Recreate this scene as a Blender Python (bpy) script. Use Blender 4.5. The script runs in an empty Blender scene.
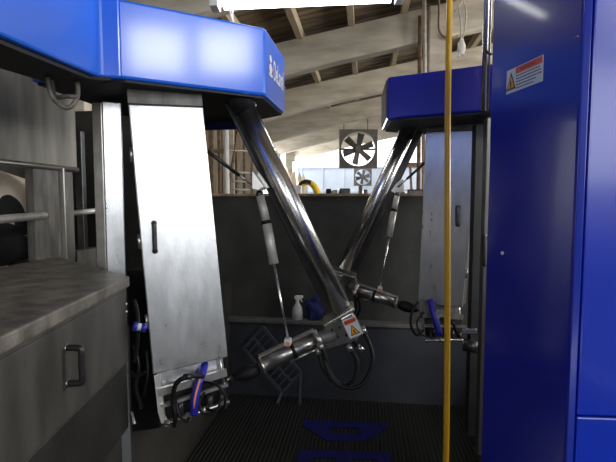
import bpy, bmesh, math, random
from mathutils import Vector, Matrix, noise
random.seed(4)
V = Vector
sc = bpy.context.scene
COL = sc.collection
# ------------------------------------------------------------------ camera
F = 445.0
YAW, PITCH = math.radians(7.3), math.atan(31/445)
CP = V((0, 0, 1.7))
FW = V((-math.sin(YAW)*math.cos(PITCH), math.cos(YAW)*math.cos(PITCH), -math.sin(PITCH)))
RT = V((math.cos(YAW), math.sin(YAW), 0))
UP = RT.cross(FW)
cam = bpy.data.objects.new('camera', bpy.data.cameras.new('camera'))
COL.objects.link(cam)
cam.matrix_world = Matrix((
    (RT.x, UP.x, -FW.x, CP.x), (RT.y, UP.y, -FW.y, CP.y), (RT.z, UP.z, -FW.z, CP.z), (0, 0, 0, 1)))
cam.data.sensor_width = 36
cam.data.lens = F*36/616
cam.data.clip_start = 0.02
sc.camera = cam
def ray(x, y): return FW + RT*((x-308)/F) + UP*((231-y)/F)
def P(x, y, d): return CP + ray(x, y)*d
def onZ(x, y, z): r = ray(x, y); return CP + r*((z-CP.z)/r.z)
def onY(x, y, Y): r = ray(x, y); return CP + r*(Y/r.y)
def onX(x, y, X): r = ray(x, y); return CP + r*(X/r.x)
def onPl(x, y, p, n): r = ray(x, y); return CP + r*((p-CP).dot(n)/r.dot(n))

# ------------------------------------------------------------------ materials
def nt(name):
    m = bpy.data.materials.new(name); m.use_nodes = True
    t = m.node_tree; return m, t, t.nodes['Principled BSDF']
def mat(name, col, rough=0.5, metal=0.0, var=0.0, vscale=8.0, col2=None, bump=0.0, bscale=60.0,
        stretch=(1, 1, 1), coat=0.0, detail=4.0, rvar=0.0, spec=0.5):
    m, t, b = nt(name)
    b.inputs['Roughness'].default_value = rough
    b.inputs['Metallic'].default_value = metal
    b.inputs['Coat Weight'].default_value = coat
    b.inputs['Coat Roughness'].default_value = 0.12
    b.inputs['Specular IOR Level'].default_value = spec
    b.inputs['Base Color'].default_value = (*col, 1)
    tc = t.nodes.new('ShaderNodeTexCoord'); mp = t.nodes.new('ShaderNodeMapping')
    mp.inputs['Scale'].default_value = stretch
    t.links.new(tc.outputs['Object'], mp.inputs['Vector'])
    if var or col2:
        n = t.nodes.new('ShaderNodeTexNoise'); n.inputs['Scale'].default_value = vscale
        n.inputs['Detail'].default_value = detail
        t.links.new(mp.outputs[0], n.inputs['Vector'])
        r = t.nodes.new('ShaderNodeValToRGB')
        r.color_ramp.elements[0].position = 0.35; r.color_ramp.elements[1].position = 0.68
        c2 = col2 or tuple(min(1, c*(1+var)) for c in col)
        c1 = col if col2 else tuple(c*(1-var) for c in col)
        r.color_ramp.elements[0].color = (*c1, 1); r.color_ramp.elements[1].color = (*c2, 1)
        t.links.new(n.outputs['Fac'], r.inputs['Fac']); t.links.new(r.outputs['Color'], b.inputs['Base Color'])
        if rvar:
            mr = t.nodes.new('ShaderNodeMapRange'); mr.inputs['To Min'].default_value = rough-rvar
            mr.inputs['To Max'].default_value = rough+rvar
            t.links.new(n.outputs['Fac'], mr.inputs['Value']); t.links.new(mr.outputs[0], b.inputs['Roughness'])
    if bump:
        n2 = t.nodes.new('ShaderNodeTexNoise'); n2.inputs['Scale'].default_value = bscale
        n2.inputs['Detail'].default_value = 3
        t.links.new(mp.outputs[0], n2.inputs['Vector'])
        bp = t.nodes.new('ShaderNodeBump'); bp.inputs['Strength'].default_value = bump
        bp.inputs['Distance'].default_value = 0.01
        t.links.new(n2.outputs['Fac'], bp.inputs['Height']); t.links.new(bp.outputs[0], b.inputs['Normal'])
    return m
M = {}
M['steel'] = mat('brushed_steel', (0.60, 0.59, 0.56), 0.40, 0.9, var=0.10, vscale=5, stretch=(6, 6, 1), bump=0.05, bscale=40, rvar=0.06)
M['door_steel'] = mat('door_steel', (0.72, 0.73, 0.75), 0.30, 0.9, var=0.07, vscale=9, stretch=(3, 3, 1), bump=0.04, bscale=40, rvar=0.07)
M['dull_steel'] = mat('dirty_shaded_steel', (0.15, 0.145, 0.135), 0.5, 0.5, var=0.35, vscale=5, stretch=(5, 5, 1), bump=0.08, bscale=50, rvar=0.1)
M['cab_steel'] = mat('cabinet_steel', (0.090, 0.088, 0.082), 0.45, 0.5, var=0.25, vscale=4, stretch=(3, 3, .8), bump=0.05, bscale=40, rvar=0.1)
M['lid'] = mat('scuffed_lid_steel', (0.10, 0.093, 0.082), 0.5, 0.4, vscale=16, col2=(0.24, 0.225, 0.20), bump=0.12, bscale=90, detail=9, rvar=.12)
M['gate_steel'] = mat('gate_steel', (0.19, 0.18, 0.16), 0.4, 0.75, var=0.3, vscale=3, stretch=(4, 4, .6), bump=0.05, bscale=40, rvar=0.1)
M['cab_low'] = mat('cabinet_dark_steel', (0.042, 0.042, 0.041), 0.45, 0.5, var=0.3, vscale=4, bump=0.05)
M['chrome'] = mat('polished_steel', (0.86, 0.85, 0.83), 0.27, 1.0, var=0.05, vscale=3)
M['satin'] = mat('satin_steel', (0.55, 0.53, 0.50), 0.3, 0.95, var=0.12, vscale=20)
M['dark_steel'] = mat('dark_steel', (0.06, 0.06, 0.065), 0.35, 0.8, var=0.3, vscale=10)
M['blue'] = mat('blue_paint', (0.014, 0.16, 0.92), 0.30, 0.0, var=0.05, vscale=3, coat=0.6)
M['blue_lit'] = mat('lit_blue_paint', (0.008, 0.034, 0.46), 0.26, 0.0, var=0.06, vscale=3, coat=0.4)  # lighter copy of the cabinet blue, light on its front put into the colour
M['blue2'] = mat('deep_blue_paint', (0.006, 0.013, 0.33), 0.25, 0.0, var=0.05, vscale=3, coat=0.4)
M['blue2'].node_tree.nodes['Principled BSDF'].inputs['Coat Roughness'].default_value = .07
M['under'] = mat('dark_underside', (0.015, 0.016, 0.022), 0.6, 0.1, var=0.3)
M['rubber'] = mat('black_rubber', (0.008, 0.008, 0.009), 0.55, 0, var=0.2, spec=0.25)
M['black'] = mat('black_plastic', (0.02, 0.02, 0.021), 0.35, 0, var=0.2)
M['conc'] = mat('beam_concrete', (0.36, 0.315, 0.25), 0.9, 0, vscale=2.6, col2=(0.60, 0.55, 0.46), bump=0.25, bscale=18, stretch=(.5, 2, 2))
M['conc_w'] = mat('painted_block', (0.30, 0.28, 0.25), 0.8, 0, var=.2, vscale=3)
M['conc_d'] = mat('rough_grey_render', (0.027, 0.027, 0.024), 0.7, 0, vscale=3.5, col2=(0.055, 0.053, 0.047), bump=0.2, bscale=25, detail=8)
M['ledge'] = mat('ledge_concrete', (0.12, 0.12, 0.11), 0.6, 0, var=0.25, vscale=12, bump=0.1)
M['low_wall'] = mat('lower_wall_render', (0.030, 0.032, 0.041), 0.65, 0, vscale=4, col2=(0.043, 0.046, 0.058), bump=0.15, bscale=20)
M['wood'] = mat('roof_purlin_wood', (0.40, 0.32, 0.22), 0.8, 0, vscale=6, col2=(0.55, 0.46, 0.34), bump=0.2, stretch=(4, .5, 4))
M['bwall'] = mat('barn_board_wall', (0.16, 0.125, 0.085), 0.85, 0, vscale=3, col2=(0.30, 0.25, 0.18), bump=0.2, stretch=(1, 4, .7))
M['rail_wood'] = mat('wall_cap_wood', (0.30, 0.21, 0.13), 0.8, 0, var=0.3, vscale=14)
M['white'] = mat('white_plastic', (0.78, 0.78, 0.76), 0.4, 0, var=0.05)
M['paper'] = mat('sticker_white', (0.74, 0.76, 0.78), 0.45, 0)
M['orange'] = mat('sticker_orange', (0.78, 0.10, 0.015), 0.45, 0)
M['amber'] = mat('sticker_amber', (0.85, 0.42, 0.01), 0.45, 0)
M['ink'] = mat('black_ink', (0.01, 0.01, 0.01), 0.5, 0)
M['redmark'] = mat('red_mark', (0.75, 0.05, 0.10), 0.45, 0)
M['logo'] = mat('logo_white', (0.85, 0.86, 0.9), 0.45, 0)
M['yellow'] = mat('yellow_hose', (0.68, 0.37, 0.012), 0.32, 0, var=0.08, vscale=5)
M['yellow_m'] = mat('yellow_machine_paint', (0.85, 0.55, 0.02), 0.5, 0)
M['bhose'] = mat('blue_hose', (0.022, 0.02, 0.36), 0.4, 0, var=0.1)
M['ohose'] = mat('orange_stripe', (0.72, 0.28, 0.12), 0.5, 0)
M['dkblue'] = mat('dark_blue_cloth', (0.008, 0.014, 0.10), 0.8, 0, var=0.4, vscale=25)
M['inlay'] = mat('blue_inlay', (0.008, 0.010, 0.13), 0.5, 0, var=0.15)
M['galv'] = mat('galvanised_pipe', (0.55, 0.54, 0.50), 0.5, 0.4, var=0.15, vscale=20)
M['old_hose'] = mat('old_grey_hose', (0.16, 0.145, 0.125), 0.5, 0.1, var=0.35, vscale=30)
M['rust'] = mat('rusty_frame', (0.20, 0.13, 0.08), 0.8, 0.1, var=0.4, vscale=15)
M['fan'] = mat('fan_grey', (0.10, 0.09, 0.08), 0.6, 0.2, var=0.2)
M['endpanel'] = mat('pale_blue_wall_panel', (0.62, 0.68, 0.78), 0.7, 0, var=0.06, vscale=2)
M['rope'] = mat('dirty_rope', (0.50, 0.43, 0.32), 0.9, 0, var=0.2, vscale=40)
M['ragw'] = mat('pale_bundle', (0.72, 0.66, 0.55), 0.9, 0, var=0.1)
M['grate'] = mat('grey_slat_plastic', (0.062, 0.066, 0.085), 0.6, 0, var=0.1)
M['stall_floor'] = mat('stall_mat', (0.05, 0.05, 0.05), 0.8, 0, var=0.3)
M['darkpart'] = mat('dark_backing', (0.025, 0.024, 0.022), 0.7, 0, var=0.3)  # darkness of the barn interior put into the colour; plinth shares it
M['machine_side'] = mat('machine_side_steel', (0.12, 0.112, 0.098), 0.45, 0.6, var=0.25, vscale=4)
# roof deck: planks
def planks(name, c1, c2, axis, period):
    m, t, b = nt(name); b.inputs['Roughness'].default_value = 0.85
    tc = t.nodes.new('ShaderNodeTexCoord')
    mp = t.nodes.new('ShaderNodeMapping'); mp.inputs['Scale'].default_value = (.6, 5, 1)
    t.links.new(tc.outputs['Object'], mp.inputs['Vector'])
    n = t.nodes.new('ShaderNodeTexNoise'); n.inputs['Scale'].default_value = 2.2; n.inputs['Detail'].default_value = 6
    t.links.new(mp.outputs[0], n.inputs['Vector'])
    r = t.nodes.new('ShaderNodeValToRGB')
    r.color_ramp.elements[0].position = .38; r.color_ramp.elements[1].position = .66
    r.color_ramp.elements[0].color = (*c1, 1); r.color_ramp.elements[1].color = (*c2, 1)
    t.links.new(n.outputs['Fac'], r.inputs['Fac'])
    t.links.new(r.outputs['Color'], b.inputs['Base Color'])
    w = t.nodes.new('ShaderNodeTexWave'); w.wave_type = 'BANDS'; w.bands_direction = axis
    w.inputs['Scale'].default_value = period
    t.links.new(tc.outputs['Object'], w.inputs['Vector'])
    bp = t.nodes.new('ShaderNodeBump'); bp.inputs['Strength'].default_value = .9; bp.inputs['Distance'].default_value = .04
    t.links.new(w.outputs['Fac'], bp.inputs['Height']); t.links.new(bp.outputs[0], b.inputs['Normal'])
    return m
M['deck'] = planks('roof_deck', (0.10, 0.072, 0.045), (0.27, 0.20, 0.12), 'Y', 1.6)
# ribbed floor mat
m, t, b = nt('ribbed_floor'); b.inputs['Roughness'].default_value = 0.6
tc = t.nodes.new('ShaderNodeTexCoord')
w = t.nodes.new('ShaderNodeTexWave'); w.bands_direction = 'X'; w.inputs['Scale'].default_value = 11.0
w2 = t.nodes.new('ShaderNodeTexWave'); w2.bands_direction = 'Y'; w2.inputs['Scale'].default_value = 6.0
mx = t.nodes.new('ShaderNodeMath'); mx.operation = 'MULTIPLY'
t.links.new(tc.outputs['Object'], w.inputs['Vector']); t.links.new(tc.outputs['Object'], w2.inputs['Vector'])
t.links.new(w.outputs['Fac'], mx.inputs[0]); t.links.new(w2.outputs['Fac'], mx.inputs[1])
r = t.nodes.new('ShaderNodeValToRGB'); r.color_ramp.elements[0].color = (.008, .008, .007, 1); r.color_ramp.elements[1].color = (.034, .034, .031, 1)
t.links.new(w.outputs['Fac'], r.inputs['Fac']); t.links.new(r.outputs['Color'], b.inputs['Base Color'])
bp = t.nodes.new('ShaderNodeBump'); bp.inputs['Strength'].default_value = .7; bp.inputs['Distance'].default_value = .01
t.links.new(w.outputs['Fac'], bp.inputs['Height']); t.links.new(bp.outputs[0], b.inputs['Normal'])
M['floor'] = m
# cow hide : white coat with dark patches at fixed places on the body
m, t, b = nt('cow_hide'); b.inputs['Roughness'].default_value = 0.75
tc = t.nodes.new('ShaderNodeTexCoord'); n = t.nodes.new('ShaderNodeTexNoise'); n.inputs['Scale'].default_value = 3.5
n.inputs['Detail'].default_value = 2
t.links.new(tc.outputs['Object'], n.inputs['Vector'])
OC = V((-2.17, 1.0, .45))
spots = [(onX(12, 209, -1.86), .085), (onX(22, 224, -1.86), .07), (onX(-2, 252, -1.86), .20), (onX(14, 262, -1.86), .17), (V((-1.85, 1.3, 1.5)), .3), (V((-2.4, 2.0, 1.7)), .35), (V((-1.9, .6, 1.2)), .25), (V((-2.17, -.3, 1.6)), .3)]
last = None
for p, r_ in spots:
    d = t.nodes.new('ShaderNodeVectorMath'); d.operation = 'DISTANCE'; d.inputs[1].default_value = p-OC
    t.links.new(tc.outputs['Object'], d.inputs[0])
    a = t.nodes.new('ShaderNodeMath'); a.operation = 'DIVIDE'; a.inputs[1].default_value = r_; t.links.new(d.outputs['Value'], a.inputs[0])
    if last is None: last = a
    else:
        mn = t.nodes.new('ShaderNodeMath'); mn.operation = 'MINIMUM'; t.links.new(last.outputs[0], mn.inputs[0]); t.links.new(a.outputs[0], mn.inputs[1]); last = mn
ad = t.nodes.new('ShaderNodeMath'); ad.operation = 'MULTIPLY_ADD'; ad.inputs[1].default_value = .9
t.links.new(n.outputs['Fac'], ad.inputs[0]); t.links.new(last.outputs[0], ad.inputs[2])
r = t.nodes.new('ShaderNodeValToRGB'); r.color_ramp.elements[0].position = .68; r.color_ramp.elements[1].position = .70
mr = t.nodes.new('ShaderNodeMath'); mr.operation = 'MULTIPLY'; mr.inputs[1].default_value = .5; t.links.new(ad.outputs[0], mr.inputs[0])
r.color_ramp.elements[0].color = (.010, .010, .011, 1); r.color_ramp.elements[1].color = (.74, .64, .52, 1)
t.links.new(mr.outputs[0], r.inputs['Fac']); t.links.new(r.outputs['Color'], b.inputs['Base Color'])
M['cow'] = m
def emis(name, col, s):
    m, t, b = nt(name); b.inputs['Base Color'].default_value = (*col, 1)
    b.inputs['Emission Color'].default_value = (*col, 1); b.inputs['Emission Strength'].default_value = s
    return m
M['tube_light'] = emis('lit_tube', (0.95, 0.98, 1.0), 14)
m, t, b = nt('bottle_plastic'); b.inputs['Base Color'].default_value = (.75, .76, .75, 1); b.inputs['Roughness'].default_value = .3
b.inputs['Transmission Weight'].default_value = .3
M['bottle'] = m

# ------------------------------------------------------------------ mesh helpers
def sm(pts, n=6):
    """Catmull-Rom through the points"""
    if len(pts) < 3: return list(pts)
    out = []
    q = [pts[0]*2-pts[1]] + list(pts) + [pts[-1]*2-pts[-2]]
    for i in range(1, len(q)-2):
        a, b_, c, d = q[i-1], q[i], q[i+1], q[i+2]
        for k in range(n):
            s = k/n
            out.append(0.5*((2*b_)+(c-a)*s+(2*a-5*b_+4*c-d)*s*s+(3*b_-a-3*c+d)*s**3))
    out.append(pts[-1].copy())
    return out
class MB:
    def __init__(self): self.bm = bmesh.new(); self.smooth = set()
    def face(self, vs, s=False):
        try:
            f = self.bm.faces.new(vs); f.smooth = s
        except ValueError: pass
    def prism(self, pts, off):
        a = [self.bm.verts.new(p) for p in pts]; b = [self.bm.verts.new(p+off) for p in pts]
        n = len(pts); self.face(a[::-1]); self.face(b)
        for i in range(n): self.face([a[i], a[(i+1) % n], b[(i+1) % n], b[i]])
        return self
    def loft(self, A, B):
        a = [self.bm.verts.new(p) for p in A]; b = [self.bm.verts.new(p) for p in B]
        n = len(A); self.face(a[::-1]); self.face(b)
        for i in range(n): self.face([a[i], a[(i+1) % n], b[(i+1) % n], b[i]])
        return self
    def box(self, c, hx, hy, hz, u=V((1, 0, 0)), v=V((0, 1, 0)), w=V((0, 0, 1))):
        A = [c+u*(hx*i)+v*(hy*j)-w*hz for i, j in ((-1, -1), (1, -1), (1, 1), (-1, 1))]
        return self.prism(A, w*(2*hz))
    def bb(self, x0, x1, y0, y1, z0, z1):
        return self.box(V(((x0+x1)/2, (y0+y1)/2, (z0+z1)/2)), (x1-x0)/2, (y1-y0)/2, (z1-z0)/2)
    def bar(self, p, q, w, h, up=V((0, 0, 1))):
        d = (q-p); L = d.length; d = d.normalized()
        s = d.cross(up)
        if s.length < 1e-4: s = d.cross(V((1, 0, 0)))
        s = s.normalized(); n = s.cross(d)
        return self.box((p+q)/2, L/2, w/2, h/2, d, s, n)
    def tube(self, pts, r, seg=12, cap=True):
        n = len(pts); rs = r if isinstance(r, (list, tuple)) else [r]*n
        rings = []; prev = None
        for i, p in enumerate(pts):
            t_ = (pts[min(i+1, n-1)]-pts[max(i-1, 0)])
            if t_.length < 1e-7: t_ = V((0, 0, 1))
            t_ = t_.normalized()
            if prev is None:
                a = t_.cross(V((0, 0, 1)))
                if a.length < .05: a = t_.cross(V((1, 0, 0)))
            else: a = prev-t_*prev.dot(t_)
            a = a.normalized(); prev = a; b_ = t_.cross(a)
            rings.append([self.bm.verts.new(p+(a*math.cos(2*math.pi*k/seg)+b_*math.sin(2*math.pi*k/seg))*rs[i]) for k in range(seg)])
        for i in range(n-1):
            for k in range(seg):
                self.face([rings[i][k], rings[i][(k+1) % seg], rings[i+1][(k+1) % seg], rings[i+1][k]], True)
        if cap: self.face(rings[0][::-1]); self.face(rings[-1])
        return self
    def cyl(self, p, q, r, seg=20): return self.tube([p, q], r, seg)
    def build(self, name, m, parent=None, bevel=0.0, origin=None):
        bmesh.ops.recalc_face_normals(self.bm, faces=self.bm.faces[:])
        me = bpy.data.meshes.new(name)
        off = V(parent['_o']) if parent is not None else None
        if parent is None:
            xs = [v.co for v in self.bm.verts]
            lo = V([min(c[i] for c in xs) for i in range(3)]); hi = V([max(c[i] for c in xs) for i in range(3)])
            off = origin if origin is not None else V(((lo.x+hi.x)/2, (lo.y+hi.y)/2, lo.z))
        for v in self.bm.verts: v.co -= off
        self.bm.to_mesh(me); self.bm.free()
        me.materials.append(M[m] if isinstance(m, str) else m)
        o = bpy.data.objects.new(name, me); COL.objects.link(o)
        if parent is not None: o.parent = parent; o['_o'] = parent['_o']
        else: o.location = off; o['_o'] = tuple(off)
        if bevel:
            md = o.modifiers.new('bevel', 'BEVEL'); md.width = bevel; md.segments = 2; md.limit_method = 'ANGLE'
            md.angle_limit = math.radians(40); md.harden_normals = False
        return o
def thing(name, loc, label, cat, group=None):
    o = bpy.data.objects.new(name, None); COL.objects.link(o); o.location = loc
    o.empty_display_size = .1; o['_o'] = tuple(loc); return tag(o, label, cat, group)
def tag(o, label, cat, group=None, kind=None):
    o['label'] = label; o['category'] = cat
    if group: o['group'] = group
    if kind: o['kind'] = kind
    return o
def struct(o): o['kind'] = 'structure'; return o
def text(s, org, u, v, size, m, parent, name='lettering', xs=1.0, bold=0.0):
    c = bpy.data.curves.new('t', 'FONT'); c.body = s; c.size = 1; c.extrude = 0.0; c.offset = bold
    o = bpy.data.objects.new('t', c); COL.objects.link(o)
    dg = bpy.context.evaluated_depsgraph_get(); dg.update()
    me = bpy.data.meshes.new_from_object(o.evaluated_get(dg))
    COL.objects.unlink(o); bpy.data.objects.remove(o)
    off = V(parent['_o'])
    for vv in me.vertices: vv.co = org+u*(vv.co.x*size*xs)+v*(vv.co.y*size)-off
    me.materials.clear(); me.materials.append(M[m]); me.name = name
    ob = bpy.data.objects.new(name, me); COL.objects.link(ob); ob.parent = parent; ob['_o'] = parent['_o']
    return ob

# ------------------------------------------------------------------ setting
YW = 3.75
mb = MB(); mb.bb(-1.16, 1.3, -3.5, YW+.02, -.1, 0); struct(mb.build('floor', 'floor', origin=V((0, 0, 0))))
mb = MB(); mb.bb(-9, 12, YW+.18, 40, .2, .32); mb.bb(1.3, 12, -9, YW+.18, .2, .32); mb.bb(-9, -2.76, -9, YW+.18, .2, .32); mb.bb(-2.76,1.3,-9,-3.5,.2,.32)
struct(mb.build('floor_barn', 'conc_d', origin=V((0, 0, 0))))
zl = onY(300, 320, YW-.07).z
zt = onY(320, 194, YW).z
mb = MB(); mb.bb(-2.76, 3.0, YW, YW+.16, zl-.03, zt-.02); struct(mb.build('wall_back', 'conc_d', origin=V((0, YW, 0))))
mb = MB(); mb.bb(-1.16, 1.3, YW-.055, YW+.16, 0, zl-.035); struct(mb.build('wall_back_lower', 'low_wall', origin=V((0, YW, 0))))
mb = MB(); mb.bb(-1.2, 1.3, YW-.09, YW, zl-.035, zl); struct(mb.build('trim_ledge', 'ledge', bevel=.006, origin=V((0, YW, 0))))
mb = MB(); mb.bb(-2.3, 3.0, YW-.02, YW+.18, zt-.02, zt+.004); struct(mb.build('trim_wall_cap', 'rail_wood', bevel=.004, origin=V((0, YW, 0))))
# pit side walls below the two machines
mb = MB(); mb.bb(-1.30, -1.16, 1.98, YW, 0, 1.0); struct(mb.build('wall_pit_left', 'machine_side', origin=V((-1.2, 0, 0))))
mb = MB(); mb.bb(1.3, 1.42, -3.5, YW, 0, .8); struct(mb.build('wall_pit_right', 'machine_side', origin=V((1.3, 0, 0))))
mb = MB(); mb.bb(-2.74, -1.3, -3.5, YW, .3, .45); struct(mb.build('floor_stall', 'stall_floor', origin=V((-1.8, 0, 0))))
# dark wall added behind the cow so the background stays dark
mb = MB(); mb.bb(-2.80, -2.74, -3.5, YW+.1, .3, 2.5); mb.bb(-2.8, -1.6, YW-.2, YW-.1, .3, 2.45)
struct(mb.build('wall_dark_backdrop', 'darkpart', origin=V((-2.3, 0, 0))))
# barn roof frames
SL = 0.19
def zr(X): return 3.80+SL*(X+.4) if X < 6 else 3.80+SL*(6.4)-SL*(X-6)
frames_y = [-3.4, -.8, 1.8, 4.4, 7.0, 9.6, 12.2, 14.8, 17.4]
XL = -2.95
for i, Y in enumerate(frames_y):
    r_ = thing('concrete_roof_frame', V((XL, Y, .3)),
        'sloping concrete roof beam, %s' % ['unseen behind the camera', 'above and behind the camera', 'overhead above the near machine', 'overhead just above the picture',
         'nearest in the picture, widest one, passing above both robots', 'second behind the nearest beam', 'third behind the nearest beam, above the large fan', 'fourth back, pale, level with the big fan',
         'fifth back, above the pale side opening', 'x'][i], 'roof beam', 'concrete roof beams of the barn')
    mb = MB()
    A = [V((XL-.15, Y-.11, zr(XL)-.16)), V((-.6, Y-.11, zr(-.6))), V((6, Y-.11, zr(6))), V((6, Y-.11, zr(6)+.46)), V((XL-.15, Y-.11, zr(XL)+.46))]
    mb.prism(A, V((0, .22, 0))); mb.build('beam', 'conc', r_, bevel=.01)
    mb = MB(); A = [V((6, Y-.11, zr(6))), V((12, Y-.11, zr(12))), V((12, Y-.11, zr(12)+.46)), V((6, Y-.11, zr(6)+.46))]
    mb.prism(A, V((0, .22, 0))); mb.build('beam', 'conc', r_, bevel=.01)
    mb = MB(); mb.bb(XL-.15, XL+.1, Y-.11, Y+.11, .3, zr(XL)); mb.build('column', 'conc', r_, bevel=.01)
# purlins
k = 0
X = -3.35
while X < 6:
    z = zr(X)+.46
    o = MB().bb(X-.045, X+.045, -6, 17.8, z, z+.16).build('roof_purlin', 'wood')
    tag(o, 'long timber roof batten running above the concrete beams', 'roof batten', 'timber battens under the roof boards'); X += .78
# roof deck
mb = MB()
th = V((0, 0, .06))
mb.prism([V((-4.2, -6, zr(-4.2)+.63)), V((6, -6, zr(6)+.63)), V((6, 18.0, zr(6)+.63)), V((-4.2, 18.0, zr(-4.2)+.63))], th)
mb.prism([V((6, -6, zr(6)+.63)), V((12.5, -6, zr(12.5)+.63)), V((12.5, 18.0, zr(12.5)+.63)), V((6, 18.0, zr(6)+.63))], th)
struct(mb.build('ceiling', 'deck', origin=V((0, 0, 4))))
# barn side walls
mb = MB(); mb.bb(-3.3, -3.12, -6, 13.2, .3, 3.9); mb.bb(-3.3, -3.12, 13.2, 21, .3, 1.5); struct(mb.build('wall_left', 'bwall', origin=V((-3.2, 0, 0))))
# right and rear walls with window openings
mb = MB()
RX = 7.0
def wall_with_holes(mb, box, lo, hi, holes, z0, z1, zl0, zh1):
    """box(a, b, z0, z1) adds one slab"""
    box(lo, hi, zl0, z0); box(lo, hi, z1, zh1); cur = lo
    for a, b_ in holes: box(cur, a, z0, z1); cur = b_
    box(cur, hi, z0, z1)
wall_with_holes(mb, lambda a, b_, c, d: mb.bb(RX, RX+.2, a, b_, c, d), -6, 18, [(.2, 2.8), (4.4, 7.4), (9.0, 17.5)], 2.1, 4.0, .3, 4.75)
struct(mb.build('wall_right', 'conc_d', origin=V((RX, 0, 0))))
mb = MB(); wall_with_holes(mb, lambda a, b_, c, d: mb.bb(a, b_, -6.1, -5.9, c, d), -4, 12.5, [(-2.0, -.2), (2.2, 5.8), (5.8, 6.9)], 2.0, 4.0, .3, 5.5); struct(mb.build('wall_rear', 'conc_d', origin=V((0, -6, 0))))  # leftmost opening goes with the light added for the arm tube
# far end wall of pale panels
mb = MB(); mb.bb(-3.2, 12, 21.0, 21.12, .3, 3.25)
for kx in range(-3, 12): mb.bb(kx-.03, kx+.03, 20.93, 21.0, .3, 3.25)
for kz in (1.2, 2.1, 3.2): mb.bb(-3.2, 12, 20.95, 21.0, kz-.02, kz+.02)
struct(mb.build('wall_far', 'endpanel', origin=V((0, 21, 0))))

# ------------------------------------------------------------------ blue overhead housings
def warn_tri(parent, c, u, v, n, s, name='warning_triangle'):
    """amber triangle with black border"""
    mb = MB(); tri = [c+u*(-.42*s)+v*(-.45*s), c+u*(.42*s)+v*(-.45*s), c+v*(.5*s)]
    mb.prism([p+n*.0006 for p in tri], n*.0004); a = mb.build(name, 'ink', parent)
    mb = MB(); g = (tri[0]+tri[1]+tri[2])/3
    mb.prism([g+(p-g)*.74+n*.0012 for p in tri], n*.0004); mb.build('amber_field', 'amber', parent)
    mb = MB(); mb.box(g+n*.0018+v*.03*s, s*.05, s*.14, .0003, u, v, n); mb.box(g+n*.0018-v*.17*s, s*.045, s*.04, .0003, u, v, n)
    mb.build('exclamation_mark', 'ink', parent)

ZB, ZT = 2.16, 2.455
b0 = onZ(-60, 8, ZB); b1 = onZ(101, 77.5, ZB); b2 = onZ(122, 78.5, ZB); b3 = onZ(266, 96, ZB); b4 = onZ(285, 113.6, ZB)
bdir = (b1-onZ(0, 35, ZB)).normalized()
b0 = b1-bdir*2.6
H1 = thing('robot_housing', V(((b1.x+b3.x)/2, (b1.y+b3.y)/2, ZB)),
     'bright blue angular overhead housing with white company lettering, top left of the picture', 'machine housing', 'blue overhead robot housings')
b5 = b4+V((-.22, .18, 0)); b6 = V((-1.3, b5.y+.05, ZB))
up = V((0, 0, 1))
hp = [b2, b3, b4, b5, b6, V((-1.3, b2.y, ZB))]
mb = MB(); mb.loft([p.copy() for p in hp], [V((p.x, p.y, ZT)) for p in hp])
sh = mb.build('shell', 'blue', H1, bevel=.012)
g = sum(hp, V())/6
# long beam cover
mb = MB()
q = [b0, b1, b2, b2+V((-.25, .1, 0)), b0+V((-.45, 0, 0))]
mb.loft(q, [V((p.x, p.y, 2.62)) for p in q]); mb.build('beam_cover', 'blue', H1, bevel=.01)
# dark underside lip
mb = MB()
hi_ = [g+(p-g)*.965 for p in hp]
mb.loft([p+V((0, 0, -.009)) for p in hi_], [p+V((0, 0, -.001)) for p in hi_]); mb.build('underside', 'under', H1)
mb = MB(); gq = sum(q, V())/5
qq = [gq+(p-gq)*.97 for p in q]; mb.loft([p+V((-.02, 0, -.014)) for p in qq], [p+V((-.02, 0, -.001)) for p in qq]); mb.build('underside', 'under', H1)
# rear skirt seen under the housing
mb = MB(); mb.bar(b5+V((-.05, -.02, -.02)), b6+V((.0, -.02, -.02)), .02, .06); mb.build('rear_skirt', 'inlay', H1)
# lettering on the outer face
u = (b4-b3).normalized(); n = V((u.y, -u.x, 0))
L34 = (b4-b3).length
o_ = b3+u*(L34*.33)+n*.003+up*.115
text('DeLaval', o_-up*.008, u, up, .128, 'logo', H1, 'company_lettering', xs=L34*.60/.46, bold=.02)
mb = MB(); c0 = b3+u*(L34*.20)+n*.002+up*.15
for i, (du, dv, s) in enumerate(((0, .035, .017), (.002, -.008, .022))):
    mb.prism([c0+u*(du+math.cos(a*math.pi/6)*s*1.3)+up*(dv+math.sin(a*math.pi/6)*s) for a in range(12)], n*.001)
mb.prism([c0+u*a+up*b_ for a, b_ in ((-.03, -.045), (.03, -.045), (.035, -.03), (-.03, -.03))], n*.001)
mb.build('logo_mark', 'logo', H1)
mb = MB(); mb.prism([c0+n*.002+u*(.04+math.cos(a*math.pi/5)*.012)+up*(-.012+math.sin(a*math.pi/5)*.009) for a in range(10)], n*.001); mb.build('red_spot', 'redmark', H1)
# hose loop hanging below the beam
for dx, r_ in ((0, .0), (.045, .012)):
    d_ = 1.62
    pts = [P(50+dx*60, 62, d_+.05), P(47.5+dx*90, 78, d_+dx), P(53+dx*50, 98-dx*40, d_+dx), P(67, 108-dx*260, d_+.01), P(77, 98-dx*60, d_+.03), P(77, 80, d_+.05), P(73, 62, d_+.08)]
    mb = MB(); mb.tube(sm(pts), .0085); o = mb.build('hanging_hose', 'old_hose', H1)

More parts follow.
